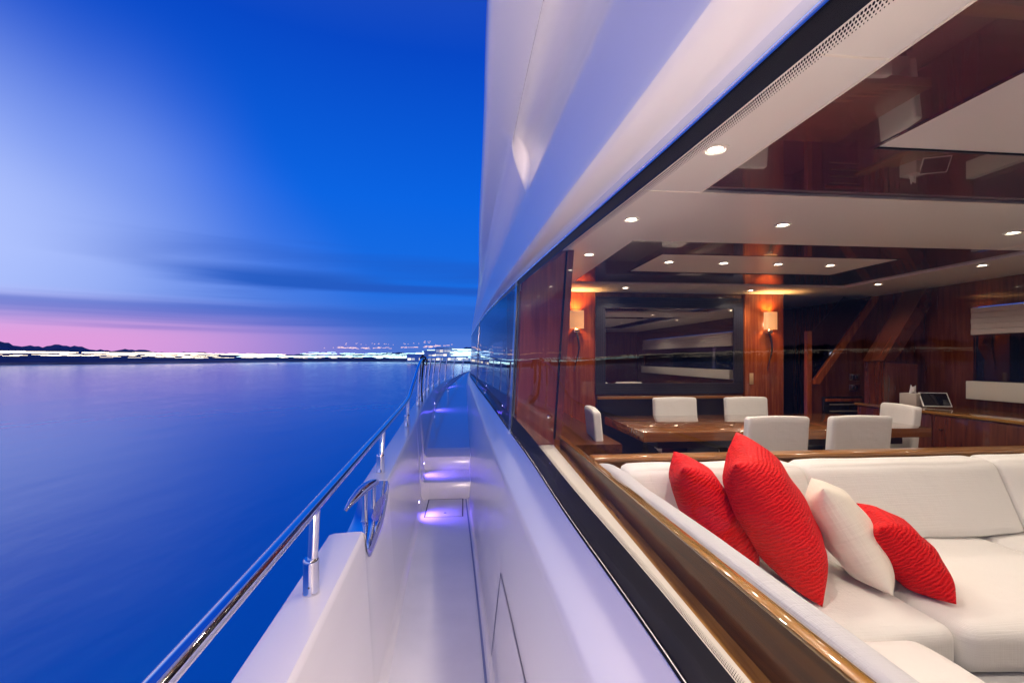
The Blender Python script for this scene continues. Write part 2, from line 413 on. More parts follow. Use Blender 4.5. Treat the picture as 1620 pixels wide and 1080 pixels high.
# ------------------------------------------------------------------ windows in the cabin side
def gpt(y, f, off=0):
    bx, bz = interp(GB, y); tx, tz = interp(GT, y)
    return (bx + (tx - bx) * f + off, y, bz + (tz - bz) * f)
def window(label, ya, yb, n, glass, dots):
    t = thing('cabin_window', label, 'window', gpt((ya + yb) / 2, 0))
    off = Vector(t.location)
    def mk(name, bm, m, par=None, sm=True):
        for v in bm.verts: v.co -= off
        return link(name, bm, m, par or t, sm)
    bm = B(); grid(bm, [[gpt(y, f) for f in (0, .25, .5, .75, 1)] for y in frange(ya, yb, n)])
    pane = mk('pane', bm, glass)
    bm = B(); fb, ft = .106, .962
    for f0, f1 in ((0.0, fb), (ft, 1.0)):
        grid(bm, [[gpt(y, f0, .004), gpt(y, f1, .004)] for y in frange(ya, yb, n)])
    e = .035
    for y0, y1 in ((ya, ya + e), (yb - e, yb)): grid(bm, [[gpt(y, fb, .004), gpt(y, ft, .004)] for y in (y0, y1)])
    if dots:
        for sgn, f0 in ((1, fb), (-1, ft)):
            for row, (df, rr) in enumerate(((.0042, .0023), (.0086, .0020), (.0128, .0016), (.0165, .0011))):
                y = max(ya, .38) + (.0027 if row % 2 else 0)
                while y < 2.6:
                    f = f0 + sgn * df; c = Vector(gpt(y, f, .0042)); u = Vector((0, 1, 0)); v = (Vector(gpt(y, f + .1)) - Vector(gpt(y, f))).normalized()
                    bm.faces.new([bm.verts.new(c + (u * math.cos(k * math.pi / 3) + v * math.sin(k * math.pi / 3)) * rr) for k in range(6)])
                    y += .0054
    mk('black_border', bm, M['frit'], sm=False)
    bm = B()                                                    # outer gasket
    for f, s in ((0, -1), (1, 1)):
        grid(bm, [[gpt(y, f, -.004), gpt(y, f + s * .008, -.006), gpt(y, f + s * .012, .0), gpt(y, f, .012)] for y in frange(ya, yb, n)])
    mk('gasket', bm, M['black'])
    return t
window('large clear saloon window showing the white sofa and red pillows', -2.9, 3.50, 90, M['glass'], True)
window('tinted cabin window forward of the saloon window past the first dark mullion', 3.60, 7.9, 50, M['tint'], False)
window('farthest tinted cabin window where the cabin side curves away', 8.02, 13.5, 60, M['tint'], False)
for ya, yb, lab in ((3.50, 3.60, 'dark upright mullion at the forward end of the clear saloon window'), (7.9, 8.02, 'narrow dark mullion between the two tinted forward windows')):
    bm = B(); grid(bm, [[gpt(y, f, o_) for f in frange(0, 1, 8)] for y, o_ in ((ya, .02), (ya, -.006), (yb, -.006), (yb, .02))])
    tag(link('window_mullion', bm, M['frame']), lab, 'mullion')

# ------------------------------------------------------------------ bulwark (side wall of the deck) with its notch for the fairlead
def bul(y, notch=True):
    x, z = interp(CI, y)
    k = 0
    if notch:
        u = (y - 2.62) / .42
        if abs(u) < 1: k = (1 - abs(u) ** (7 if u < 0 else 2.4)) ** .9
    return x, z, k
def deck_z(y):
    if y < 5.43: return -1.6
    if y < 6.02: return -1.405
    return interp(DZ, y)[0]
def floor_left(y):
    x = interp(CI, y)[0]
    return x + .045
YS3 = frange(-3, 2.1, 51) + frange(2.1, 3.1, 50)[1:] + frange(3.1, 5.42, 24)[1:] + [5.43, 5.44] + frange(5.5, 6.0, 5) + [6.015, 6.025] + frange(6.2, 20, 110)[1:]
rows = []
for y in YS3:
    x, z, k = bul(y); fz = min(deck_z(y), deck_z(y) ) - .02
    zc = z - .145 * k
    fx = floor_left(y); xo = x - .16
    zi = zc + .0
    r = [(fx + .09 * (1 - math.cos(a)), y, fz + .09 * (1 - math.sin(a))) for a in [R(90 - 90 * q / 7) for q in range(8)]]
    zr = min(-.1, zi - .02)
    top = zi - .015
    for t in (.3, .6, .85): r.append((fx + (x - fx) * t, y, fz + .09 + (top - .02 - fz - .09) * t))
    r += [(x, y, top - .012), (x - .003, y, top + .004), (x - .012, y, zi), (x - .04, y, zi + .001), (xo + .03, y, zi - .004), (xo + .006, y, zi - .010), (xo, y, zi - .024)]
    r += [(xo + .01, y, zi - .3), (xo + .05, y, -1.6), (xo + .25, y, WATER_Z - .3)]
    rows.append(r)
bm = B(); grid(bm, rows); struct('bulwark', bm, M['gel'], ang=48)

# ------------------------------------------------------------------ side deck
def deck_strip(bm, ys, zf, x1off=.04):
    rows = []
    for y in ys:
        a = floor_left(y) + .01; b = interp(WB, y)[0] + x1off
        b = max(b, a + .2)
        rows.append([(a + (b - a) * t, y, zf(y)) for t in frange(0, 1, 8)])
    grid(bm, rows)
bm = B(); deck_strip(bm, frange(-3, 5.43, 40), lambda y: -1.6); lowdeck = struct('side_deck', bm, M['deck'])
bm = B()
rows = []
for (y, z) in ((5.43, -1.61), (5.43, -1.42), (5.433, -1.41), (5.443, -1.405), (5.7, -1.405), (6.02, -1.405), (6.02, -1.252), (6.023, -1.242), (6.033, -1.2365), (6.4, -1.2)):
    a = floor_left(y) - .02; b = interp(WB, y)[0] + .12
    if y > 6.1: z = deck_z(y)
    rows.append([(a, y, z), ((a + b) / 2, y, z), (b, y, z)])
grid(bm, rows); tag(link('deck_steps', bm, M['deck'], ang=50), 'two low moulded white steps in the side deck lit violet', 'steps')
bm = B()
rows = []
for y in frange(6.4, 20, 90):
    a = floor_left(y) + .03; b = max(interp(WB, y)[0] + .25, 3.0 if y > 15 else 0)
    rows.append([(a + (b - a) * t, y, deck_z(y) + .10 * sst(9, 14, y) * math.sin(t * math.pi)) for t in frange(0, 1, 10)])
grid(bm, rows); struct('foredeck', bm, simple('foredeck_sky_tint', (.42, .46, .56), .3, coat=1, coatr=.06, bump=.02, bscale=300))  # base darker and bluer than the side deck to imitate reflected sky
# hatch let into the lower deck in front of the step + deck grooves
bm = B()
def gline(bm, pts, wdt, z):
    for (xa, ya), (xb, yb) in zip(pts, pts[1:]):
        d = Vector((xb - xa, yb - ya, 0)).normalized(); n = Vector((-d.y, d.x, 0)) * wdt / 2
        a = Vector((xa, ya, z)); b = Vector((xb, yb, z))
        bm.faces.new([bm.verts.new(p) for p in (a + n, a - n, b - n, b + n)])
h = thing('deck_hatch', 'flush rectangular hatch in the side deck just before the first step', 'hatch', (-.20, 5.1, -1.6))
b2 = B(); box(b2, -.19, .17, -.28, .30, .001, .006, .002); link('lid', b2, M['deck'], h)
b2 = B(); gline(b2, [(-.2, .318), (-.2, -.29)], .012, .004); gline(b2, [(.18, .318), (.18, -.29)], .012, .004); gline(b2, [(-.2, .312), (.18, .312)], .012, .0042); gline(b2, [(-.2, -.29), (.18, -.29)], .006, .0042); link('seal', b2, M['groove'], h)
b2 = B(); lathe(b2, (0, -.18, .006), [(.016, 0), (.016, .004), (.008, .005), (.0, .003)]); link('pull_ring', b2, M['chrome'], h)
rows = []
for y in frange(-1, 5.4, 40):
    x = interp(WB, y)[0] - .035; rows.append([(x - .0065 - .0, y, -1.5958), (x + .0065, y, -1.5958)])
grid(bm, rows); tag(link('deck_seam', bm, simple('seam_sealant', (.20, .24, .42), .5)), 'thin dark seam along the foot of the cabin side', 'seam')

# locker door low in the cabin side near the camera
def wall_pt(y, t, off=0):
    lx, lz = interp(GL, y); bx, bz = interp(WB, y)
    return (lx + (bx - lx) * t - .004 * math.sin(t * 3.14) - off, y, lz + (bz - lz) * t)
ld = thing('locker_door', 'flush white locker door with a dark gap low in the cabin side', 'locker door', wall_pt(1.9, .6))
o_ = Vector(ld.location)
def wl(name, rows, m):
    b = B(); grid(b, rows)
    for v in b.verts: v.co -= o_
    return link(name, b, m, ld)
ts = frange(.47, .93, 8)
wl('panel', [[wall_pt(y, t, .0035) for t in ts] for y in frange(1.25, 2.44, 12)], M['gel'])
wl('gap', [[wall_pt(y, t, .004) for t in frange(.455, .94, 8)] for y in (2.455, 2.478)], M['groove'])
wl('gap', [[wall_pt(y, t, .0042) for t in (.452, .457)] for y in frange(1.2, 2.478, 12)], M['groove'])

# ------------------------------------------------------------------ handrail
RT = [(-1.2, -.445, -.54), (.73, -.4665, -.50), (1.6, -.50, -.50), (2.66, -.534, -.49), (3.46, -.548, -.470), (5.0, -.590, -.432), (5.25, -.600, -.415), (5.9, -.615, -.275), (6.9, -.632, -.055), (7.1, -.635, -.03), (8, -.64, -.01), (10, -.62, .01), (13, -.38, .03), (16, .18, .05), (18.5, 1.08, .06), (20, 2.38, .07)]
hr = thing('handrail', 'long polished steel handrail curving forward above the white bulwark', 'handrail', (-.52, 1.66, -.795))
ho = Vector(hr.location)
bm = B(); tube(bm, [Vector((interp(RT, y)[0], y, interp(RT, y)[1])) - ho for y in frange(-1.2, 5.0, 60) + frange(5.05, 7.2, 30) + frange(7.4, 20, 70)], .0205, 20)
link('top_rail', bm, M['chrome'], hr)
for y in (-.4, 1.66, 3.25, 5.12, 6.95, 7.55, 8.3, 9.2, 10.2, 11.3, 12.5, 13.8, 15.2, 16.4, 17.4):
    x, z = interp(CI, y); rx, rz = interp(RT, y)
    px = x - .08; y2 = y
    b = B(); tube(b, [Vector((px, y2, z)) - ho, Vector((px, y2, z + .2)) - ho, Vector((rx, y2, rz)) - ho] if rz - z > .3 else [Vector((px, y2, z)) - ho, Vector((rx, y2, rz)) - ho], .0135 if y > 7 else .0165, 16)
    post = link('stanchion', b, M['chrome'], hr)
    b = B(); c = Vector((px, y2, z)) - ho; tip = (Vector((rx, y2, rz)) - Vector((px, y2, z)))
    lathe(b, c, [(.029, 0), (.029, .004), (.0265, .012), (.0255, .10), (.0262, .104), (.0262, .114), (.0225, .119), (.0170, .119)], 24)
    col_ = link('collar', b, M['chrome'], post)
    if y < 3:
        b = B(); lathe(b, c + Vector((.0, -.0268, .03)), [(.0, -.0005), (.0035, -.0005), (.0035, .0005), (.0, .0015)][::-1], 10, 'Y'); link('screw', b, M['groove'], post)
# coil of black line tied at the rail forward
bm = B()
p = Vector((interp(RT, 7.4)[0], 7.4, interp(RT, 7.4)[1]))
loopp = [p + Vector((.035 * math.cos(t) + .01 * math.sin(3.1 * t), .03 * math.sin(2 * t), .045 * math.sin(t * 1.0) * (1 + .25 * math.sin(5 * t)))) for t in frange(0, 15, 70)]
tube(bm, loopp, .010, 8)
tube(bm, [p + Vector((.005, -.02, 0)), p + Vector((-.012, -.03, -.25)), p + Vector((-.02, -.02, -.5)), p + Vector((-.008, .0, -.66))], .010, 8)
tube(bm, [p + Vector((.04, -.02, .02)), p + Vector((.06, -.03, -.03)), p + Vector((.055, -.02, -.09)), p + Vector((.02, 0, -.08))], .009, 8)
tag(link('mooring_line', bm, M['rope']), 'black line knotted on the handrail with its tail hanging down', 'rope')

# ------------------------------------------------------------------ fairlead in the bulwark notch
fl = thing('fairlead', 'polished steel fairlead with a curved horn set in the bulwark notch', 'fairlead', (-.52, 2.6, -.93))
fo = Vector(fl.location)
rows = []
for y in frange(2.203, 3.035, 90):
    x, z, k = bul(y); zc = z - .145 * k + .004; xo = x - .16
    low = zc - .004 - .028 * k ** .6 - .006
    rows.append([Vector(p) - fo for p in ((x + .004, y, low), (x + .005, y, zc - .02), (x - .004, y, zc), (x - .04, y, zc + .003), (xo + .02, y, zc - .002), (xo - .005, y, zc - .012), (xo - .006, y, zc - .035))])
bm = B(); grid(bm, rows); link('lining_plate', bm, M['chrome'], fl, ang=50)
bm = B()
hp = [(-.520, 2.93, -.760), (-.528, 2.91, -.745), (-.538, 2.85, -.735), (-.556, 2.76, -.731), (-.575, 2.66, -.738), (-.592, 2.56, -.755), (-.605, 2.48, -.778)]
tube(bm, [Vector(q) - fo for q in hp], [.010, .020, .026, .028, .026, .018, .007], 18)
link('horn', bm, M['chrome'], fl)
for (x, y, z1, r) in ((-.535, 2.86, -.745, .017), (-.555, 2.72, -.745, .017)):
    b = B(); lathe(b, Vector((x, y, -.925)) - fo, [(.028, 0), (.028, .008), (r, .016), (r * .8, .08), (r, z1 + .925)], 20); link('roller_post', b, M['chrome'], fl)
bm = B(); rows = []
for y in frange(2.42, 2.97, 16):
    zt = interp(CI, y)[1] + .003; zb = zt - .10 * max(0, 1 - abs((y - 2.7) / .30) ** 2.5)
    rows.append([Vector((-.452 - .06 * 0 - .012, y, zb)) - fo, Vector((-.462 + .010 * math.sin(y * 14), y, zt)) - fo])
grid(bm, rows)
bmesh.ops.solidify(bm, geom=bm.faces[:], thickness=.008)
link('side_lip', bm, M['chrome'], fl)

# ------------------------------------------------------------------ violet courtesy lights
def court(label, loc, power, r=.014, side=1):
    power *= 6.5
    t = thing('courtesy_light', label, 'courtesy light', loc, group='violet courtesy lights along the side deck')
    b = B(); lathe(b, (0, 0, 0), [(r * 1.5, -.004), (r * 1.5, .004), (r, .007), (r, .004)], 16); 
    for v in b.verts: v.co = Vector((v.co.z * side, v.co.y, v.co.x))
    link('bezel', b, M['chrome'], t)
    b = B(); lathe(b, (0, 0, 0), [(r * .9, .0045), (r * .6, .0075), (0, .0085)], 12)
    for v in b.verts: v.co = Vector((v.co.z * side, v.co.y, v.co.x))
    link('lens', b, M['led'], t)
    L = bpy.data.lights.new('courtesy_glow', 'SPOT'); L.energy = power; L.color = (.17, .09, 1.0); L.spot_size = R(118); L.spot_blend = .9; L.shadow_soft_size = .01
    lo = bpy.data.objects.new('courtesy_glow', L); COL.objects.link(lo); lo.parent = t; lo.location = (.03 * side, 0, .02)
    lo.rotation_euler = (0, R(-38 * side), 0)
court('violet courtesy light on the bulwark just before the first deck step', (floor_left(4.85) + .012, 4.85, -1.45), 3.0)
court('violet courtesy light on the bulwark above the first deck step', (floor_left(5.75) + .012, 5.75, -1.26), 2.4)
court('violet courtesy light on the bulwark well past the deck steps', (floor_left(8.9) + .012, 8.9, -.84), 2.2)
court('small violet courtesy light far forward on the bulwark', (floor_left(11.6) + .03, 11.6, -.62), 1.2)

# ------------------------------------------------------------------ SALOON (interior seen through the window)
CZ = .80; FZ = -1.35; RX = 5.3; BY = 5.62; AY = -3.0
bm = B(); box(bm, .42, RX + .1, AY, 7.5, FZ - .08, FZ); struct('saloon_floor', bm, M['carpet'], smooth=False)
# white ceiling, built as a frame of boards with lacquered fields let in flush
bm = B()
C1 = (1.14, 4.30, -1.6, 2.19); C2 = (1.14, 4.30, 3.14, 5.0)
T_ = .03
box(bm, .50, C1[0], AY, 2.19, CZ, CZ + T_)
box(bm, C1[1], RX, AY, 2.19, CZ, CZ + T_)
box(bm, C1[0], C1[1], AY, C1[2], CZ, CZ + T_)
box(bm, .50, RX, 2.194, 3.14, CZ, CZ + T_)
box(bm, .50, C2[0], 3.14, 5.0, CZ, CZ + T_)
box(bm, C2[1], RX, 3.14, 5.0, CZ, CZ + T_)
box(bm, .50, RX, 5.0, 7.5, CZ, CZ + T_)
struct('saloon_ceiling', bm, M['ceil'], smooth=False)
bm = B()
for (x0, x1, y0, y1, lab) in ((.6, RX, 2.186, 2.196, 'thin pale ceiling bead along the far edge of the near maroon field'), (C1[0] - .01, C1[0] - .002, 0, 2.184, 'thin pale ceiling bead along the window side of the near maroon field'), (3.93, 3.937, 2.20, 3.135, 'thin pale ceiling bead crossing the white cross board at right'), (.6, 1.127, 1.16, 1.166, 'thin pale ceiling bead across the white border near the first downlight'), (C2[0] - .008, C2[0] - .001, 3.15, 5.0, 'thin pale ceiling bead on the window side of the table ceiling field'), (C2[1] + .001, C2[1] + .008, 3.15, 5.0, 'thin pale ceiling bead on the far side of the table ceiling field'), (2.6, 2.606, 5.01, 5.60, 'thin pale ceiling bead in the forward border above the mirror')):
    bm = B(); box(bm, x0, x1, y0, y1, CZ - .0035, CZ + .004)
    tag(link('ceiling_bead', bm, M['seam'], smooth=False), lab, 'ceiling bead')
def coffer(label, c, inner):
    t = thing('ceiling_panel', label, 'ceiling panel', ((c[0] + c[1]) / 2, (c[2] + c[3]) / 2, CZ), group='lacquered fields in the saloon ceiling')
    o0 = Vector(t.location)
    def bb(b, *a): box(b, a[0] - o0.x, a[1] - o0.x, a[2] - o0.y, a[3] - o0.y, a[4] - o0.z, a[5] - o0.z)
    b = B(); e = .0015
    bb(b, c[0] + e, inner[0], c[2] + e, c[3] - e, CZ + .012, CZ + .04); bb(b, inner[1], c[1] - e, c[2] + e, c[3] - e, CZ + .012, CZ + .04)
    bb(b, inner[0], inner[1], c[2] + e, inner[2], CZ + .012, CZ + .04); bb(b, inner[0], inner[1], inner[3], c[3] - e, CZ + .012, CZ + .04)
    link('lacquer_border', b, M['lacq'], t, False)
    b = B(); bb(b, inner[0] + .004, inner[1] - .004, inner[2] + .004, inner[3] - .004, CZ + .018, CZ + .05); link('white_field', b, M['ceil'], t, False)
    b = B(); g = .012
    for q in ((inner[0] - g, inner[1] + g, inner[2] - g, inner[2]), (inner[0] - g, inner[1] + g, inner[3], inner[3] + g), (inner[0] - g, inner[0], inner[2], inner[3]), (inner[1], inner[1] + g, inner[2], inner[3])):
        bb(b, *q, CZ + .009, CZ + .022)
    link('moulding', b, M['lacq'], t, False)
coffer('large glossy maroon ceiling field with a white centre over the sofa', C1, (1.58, 3.86, -1.1, 1.69))
coffer('glossy maroon ceiling field with a white centre and four lamps over the dining table', C2, (1.54, 3.59, 3.57, 4.35))

# inner lining round the window: head box, sill, walnut face and cap
def inner_strip(name, base, pts, m, ya, yb, n=70, label=None, cat=None):
    rows = []
    for y in frange(ya, yb, n):
        rows.append([(q[0](y) if callable(q[0]) else q[0], y, q[1](y) if callable(q[1]) else q[1]) for q in pts])
    bm = B(); vv = grid(bm, rows, closed=True); bm.faces.new(vv[0]); bm.faces.new(vv[-1][::-1])
    o = link(name, bm, m, ang=30)
    if label: tag(o, label, cat)
    return o
tx = lambda y: interp(GT, y)[0]; tz = lambda y: interp(GT, y)[1]
gx = lambda y: interp(GB, y)[0]; gz = lambda y: interp(GB, y)[1]
inner_strip('window_pelmet', 0, [(lambda y: tx(y) + .022, lambda y: tz(y) - .006), (lambda y: tx(y) + .11, lambda y: tz(y) + .045), (lambda y: tx(y) + .125, lambda y: tz(y) + .07), (lambda y: tx(y) + .125, lambda y: CZ - .003), (lambda y: tx(y) + .022, lambda y: CZ - .003)], M['liner'], -2.9, 3.46, label='pale pelmet above the saloon window', cat='pelmet')
sill = lambda y: -.745 + (gz(y) + .66) * .9
faceb = lambda y: .700 - max(0, y - 2.4) * .01
inner_strip('window_liner', 0, [(lambda y: gx(y) + .02, lambda y: gz(y) - .01), (lambda y: gx(y) + .03, lambda y: gz(y) - .01), (lambda y: gx(y) + .05, sill), (.652, lambda y: sill(y) + .002), (.652, lambda y: sill(y) - .03), (lambda y: gx(y) + .02, lambda y: sill(y) - .03)], M['liner'], -2.9, 3.46, label='cream liner board at the foot of the saloon window', cat='sill liner')
inner_strip('window_sill', 0, [(.654, sill), (.700, sill), (.700, lambda y: sill(y) - .04), (.654, lambda y: sill(y) - .04)], M['wood_y'], -2.9, 3.46, label='narrow varnished wooden sill inside the saloon window', cat='window sill')
sb = thing('sofa_surround', 'glossy walnut boarding that wraps behind the white sofa', 'sofa surround', (.71, 1, FZ))
so = Vector(sb.location)
def sbm(name, bm, m, ang=30):
    for v in bm.verts: v.co -= so
    return link(name, bm, m, sb, ang=ang)
CAPZ = -.575
bm = B(); box(bm, .702, .722, -2.9, 3.46, FZ + .002, CAPZ - .012); sbm('side_board', bm, M['wood_face'])
bm = B(); box(bm, .692, .730, -2.9, 3.46, CAPZ - .012, CAPZ, .004); sbm('side_cap', bm, M['wood_y'])
bm = B(); box(bm, .735, 4.3, 2.67, 2.71, FZ + .002, CAPZ - .02); sbm('back_board', bm, M['wood_x'])
bm = B(); box(bm, .7325, 4.3, 2.63, 2.74, CAPZ - .020, CAPZ + .006, .006); sbm('back_cap', bm, M['wood_x'])

# sofa -----------------------------------------------------------------------------------------------
def cushion(bm, x0, x1, y0, y1, z0, z1, r=.05, puff=(.0, .0, .02), seed=0, lean=None):
    rnd = random.Random(seed); nx, ny, nz = 14, 14, 8
    b = bmesh.new(); bmesh.ops.create_cube(b, size=2)
    bmesh.ops.subdivide_edges(b, edges=b.edges[:], cuts=13, use_grid_fill=True)
    hx, hy, hz = (x1 - x0) / 2, (y1 - y0) / 2, (z1 - z0) / 2; c = Vector(((x0 + x1) / 2, (y0 + y1) / 2, (z0 + z1) / 2))
    ph = [rnd.uniform(0, 6) for _ in range(6)]
    for v in b.verts:
        # bias the grid towards the edges
        u = [math.copysign(abs(q) ** .55, q) if abs(q) < 1 else q for q in v.co]
        p = Vector((u[0] * hx, u[1] * hy, u[2] * hz))
        inner = Vector((max(-hx + r, min(hx - r, p.x)), max(-hy + r, min(hy - r, p.y)), max(-hz + r, min(hz - r, p.z))))
        d = p - inner
        if d.length > 1e-6: p = inner + d.normalized() * r
        fx, fy, fz_ = 1 - abs(u[0]) ** 2, 1 - abs(u[1]) ** 2, 1 - abs(u[2]) ** 2
        p.x += math.copysign(puff[0] * fy * fz_, u[0]) if abs(u[0]) > .99 else 0
        p.y += math.copysign(puff[1] * fx * fz_, u[1]) if abs(u[1]) > .99 else 0
        p.z += math.copysign(puff[2] * fx ** .6 * fy ** .6, u[2]) if abs(u[2]) > .99 else 0
        wv = .003 * (math.sin(p.x * 13 + ph[0]) + math.sin(p.y * 15 + ph[1]) + math.sin((p.x + p.y) * 9 + ph[2]))
        p += Vector((wv, wv, wv)) * .6
        if lean: p += Vector(lean) * (u[2] * .5 + .5)
        v.co = c + p
    join(bm, b)
sf = thing('sofa', 'white upholstered corner sofa under the saloon window', 'sofa', (1.6, 1.9, FZ))
fo_ = Vector(sf.location)
def sfm(name, bm, m=None):
    for v in bm.verts: v.co -= fo_
    return link(name, bm, m or M['sofa'], sf, ang=60)
SZ = -.955
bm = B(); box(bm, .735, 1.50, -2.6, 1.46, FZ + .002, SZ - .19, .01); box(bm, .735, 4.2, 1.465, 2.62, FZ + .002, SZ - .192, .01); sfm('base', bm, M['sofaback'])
for i, (x0, x1, y0, y1) in enumerate(((.80, 1.775, 1.53, 2.50), (1.785, 2.78, 1.51, 2.50), (2.79, 3.78, 1.51, 2.50), (.80, 1.57, .56, 1.52), (.80, 1.57, -.42, .55), (.80, 1.57, -1.4, -.43))):
    bm = B(); cushion(bm, x0, x1, y0, y1, SZ - .19, SZ - .008, .055, (.004, .008, .012), i); sfm('seat_cushion', bm)
for i, (x0, x1) in enumerate(((.86, 1.85), (1.86, 3.02), (3.03, 3.88))):
    bm = B(); cushion(bm, x0, x1, 2.25, 2.45, SZ - .0, CAPZ - .012, .045, (.004, .014, .004), 20 + i, lean=(0, .16, 0)); sfm('back_cushion', bm)
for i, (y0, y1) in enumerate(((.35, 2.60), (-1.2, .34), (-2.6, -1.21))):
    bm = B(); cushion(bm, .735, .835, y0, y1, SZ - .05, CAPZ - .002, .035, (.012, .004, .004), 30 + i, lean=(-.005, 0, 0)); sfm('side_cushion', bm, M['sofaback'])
bm = B(); box(bm, 3.9, 4.3, 2.1, 2.61, SZ - .19, CAPZ + .0, .04, 3); sfm('arm_block', bm)

# pillows --------------------------------------------------------------------------------------------
def pillow(label, bn, tn, v, thick, m, seed):
    """bn / tn: near bottom and near top corners, v: vector to the far corners"""
    bn, tn, v = Vector(bn), Vector(tn), Vector(v); u = tn - bn; v = (v - u * v.dot(u) / u.length_squared).normalized() * v.length
    c = bn + u / 2 + v / 2; U, V = u.length / 2, v.length / 2; un = u.normalized(); vn = (v - un * v.dot(un)).normalized(); n = un.cross(vn)
    rnd = random.Random(seed); ph = [rnd.uniform(0, 6) for _ in range(4)]
    bm = B(); K = 30
    top, bot = [], []
    for i in range(K + 1):
        ra, rb = [], []
        for j in range(K + 1):
            a = math.sin((i / K - .5) * math.pi); b = math.sin((j / K - .5) * math.pi)
            px = a * (1 - .10 * (1 - b * b) * abs(a) ** 3); py = b * (1 - .10 * (1 - a * a) * abs(b) ** 3)
            t = thick * ((1 - a ** 4) * (1 - b ** 4)) ** .52 * (.78 + .22 * (1 - a * a) * (1 - b * b))
            wr = .006 * math.sin(a * 7 + b * 4 + ph[0]) * (abs(a * b)) ** .5 + .004 * math.sin(b * 11 + ph[1]) * (1 - a * a)
            P = Vector((px * V, py * U, 0))
            ra.append(P + Vector((0, 0, t + wr * (t / thick)))); rb.append(P + Vector((0, 0, -t * .85 + wr * (t / thick))))
        top.append(ra); bot.append(rb)
    grid(bm, top); grid(bm, bot)
    bmesh.ops.remove_doubles(bm, verts=bm.verts, dist=1e-5)
    o = link('throw_pillow', bm, m, ang=80)
    mtx = Matrix((vn, un, n)).transposed().to_4x4(); mtx.translation = c; o.matrix_world = mtx
    return tag(o, label, 'pillow')
pillow('red pleated pillow leftmost in the row against the sofa back', (1.22, 1.86, -.93), (.94, 1.966, -.475), (.16, .385, -.045), .125, M['red'], 1)
pillow('largest red pleated pillow, in front of the leftmost one and tallest on the sofa', (1.36, 1.683, -.95), (1.08, 1.80, -.425), (.33, .47, -.02), .15, M['red'], 2)
pillow('cream white pillow between the two right red pillows', (1.67, 1.70, -.93), (1.505, 1.86, -.55), (.215, .38, -.016), .115, M['whitep'], 3)
pillow('small red pillow reclining rightmost in the row', (1.87, 1.633, -.94), (1.67, 1.75, -.68), (.175, .33, 0), .11, M['red'], 4)

# dining table ---------------------------------------------------------------------------------------
dt = thing('dining_table', 'long lacquered cherry dining table between the white chairs', 'table', (2.555, 3.98, FZ))
bm = B(); box(bm, -1.205, 1.205, -.505, .50, .71, .785, .006); link('table_top', bm, M['table'], dt)
bm = B(); box(bm, -1.05, 1.05, -.40, .40, .64, .708, .004); link('apron', bm, M['darkpanel'], dt)
for sx in (-.6, .6):
    bm = B(); box(bm, sx - .14, sx + .14, -.25, .25, .002, .638, .01); link('pedestal', bm, M['darkpanel'], dt)

def chair(label, x, y, rz):
    t = thing('dining_chair', label, 'chair', (x, y, FZ), (0, 0, rz), 'white chairs round the dining table')
    # local: back at y=0, seat forward (+y)
    b = B()
    cushion(b, -.235, .235, -.035, .035, .40, .93, .020, (.0, .004, .002), 3, lean=(0, -.05, 0)); link('backrest', b, M['chair'], t, ang=60)
    b = B(); cushion(b, -.235, .235, .02, .46, .38, .48, .03, (0, 0, .008), 4); link('seat', b, M['chair'], t, ang=60)
    b = B(); box(b, -.215, .215, .03, .44, .33, .378, .004); link('seat_frame', b, M['darkpanel'], t)
    for sx in (-1, 1):
        for y0, y1 in ((.0, -.03), (.43, .43)):
            b = B(); tube(b, [(sx * .20, y1, .002), (sx * .20, y0, .33)], [.016, .022], 8); link('leg', b, M['darkpanel'], t)
    return t
chair('white dining chair with its back to the sofa, left of the two near ones', 2.235, 3.25, 0)
chair('white dining chair with its back to the sofa, right of the two near ones', 2.855, 3.22, 0)
chair('white dining chair across the table below the left of the mirror', 2.22, 4.80, R(180))
chair('white dining chair across the table by the sconce pillar', 3.00, 4.77, R(180))
chair('white dining chair at the left head of the table seen side on', 1.12, 3.90, R(-96))
chair('white dining chair at the right head of the table near the tissue box', 3.87, 3.93, R(77))

# forward wall of the saloon -------------------------------------------------------------------------
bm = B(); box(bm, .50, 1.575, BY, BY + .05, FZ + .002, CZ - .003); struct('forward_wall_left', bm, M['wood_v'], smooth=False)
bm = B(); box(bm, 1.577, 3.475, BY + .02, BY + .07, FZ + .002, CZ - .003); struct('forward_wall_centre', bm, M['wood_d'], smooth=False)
bm = B(); box(bm, 3.477, 3.99, BY - .03, BY + .25, FZ + .002, CZ - .003, .004); tag(link('wood_pillar', bm, M['wood_v']), 'glossy cherry wood pillar carrying the right wall sconce', 'pillar')
bm = B(); box(bm, 1.60, 3.45, BY - .035, BY + .018, -.50, -.465, .004); tag(link('wall_ledge', bm, M['wood_x']), 'varnished wooden ledge running under the dining room mirror', 'ledge')
bm = B(); box(bm, 1.60, 3.45, BY - .012, BY + .018, FZ + .002, -.502); tag(link('dado_panel', bm, M['darkpanel'], smooth=False), 'black dado panel below the mirror ledge', 'panel')
mr = thing('wall_mirror', 'wide wall mirror in a black reeded frame behind the dining table', 'mirror', (2.515, BY, .14))
bm = B()
for i in range(60):
    z = 0
def reed(bm, x0, x1, z0, z1, horiz):
    n = 9
    for k in range(n):
        if horiz: a = z0 + (z1 - z0) * k / n; box(bm, x0, x1, -.030 - .004 * (k % 2), .018, a, a + (z1 - z0) / n - .0005)
        else: a = x0 + (x1 - x0) * k / n; box(bm, a, a + (x1 - x0) / n - .0005, -.030 - .004 * (k % 2), .018, z0, z1)
reed(bm, -.94, .94, .47, .60, True); reed(bm, -.94, .94, -.58, -.45, True); reed(bm, -.94, -.82, -.4495, .4695, False); reed(bm, .82, .94, -.4495, .4695, False)
link('frame', bm, simple('reeded_black', (.020, .020, .030), .35, coat=.3), mr, False)
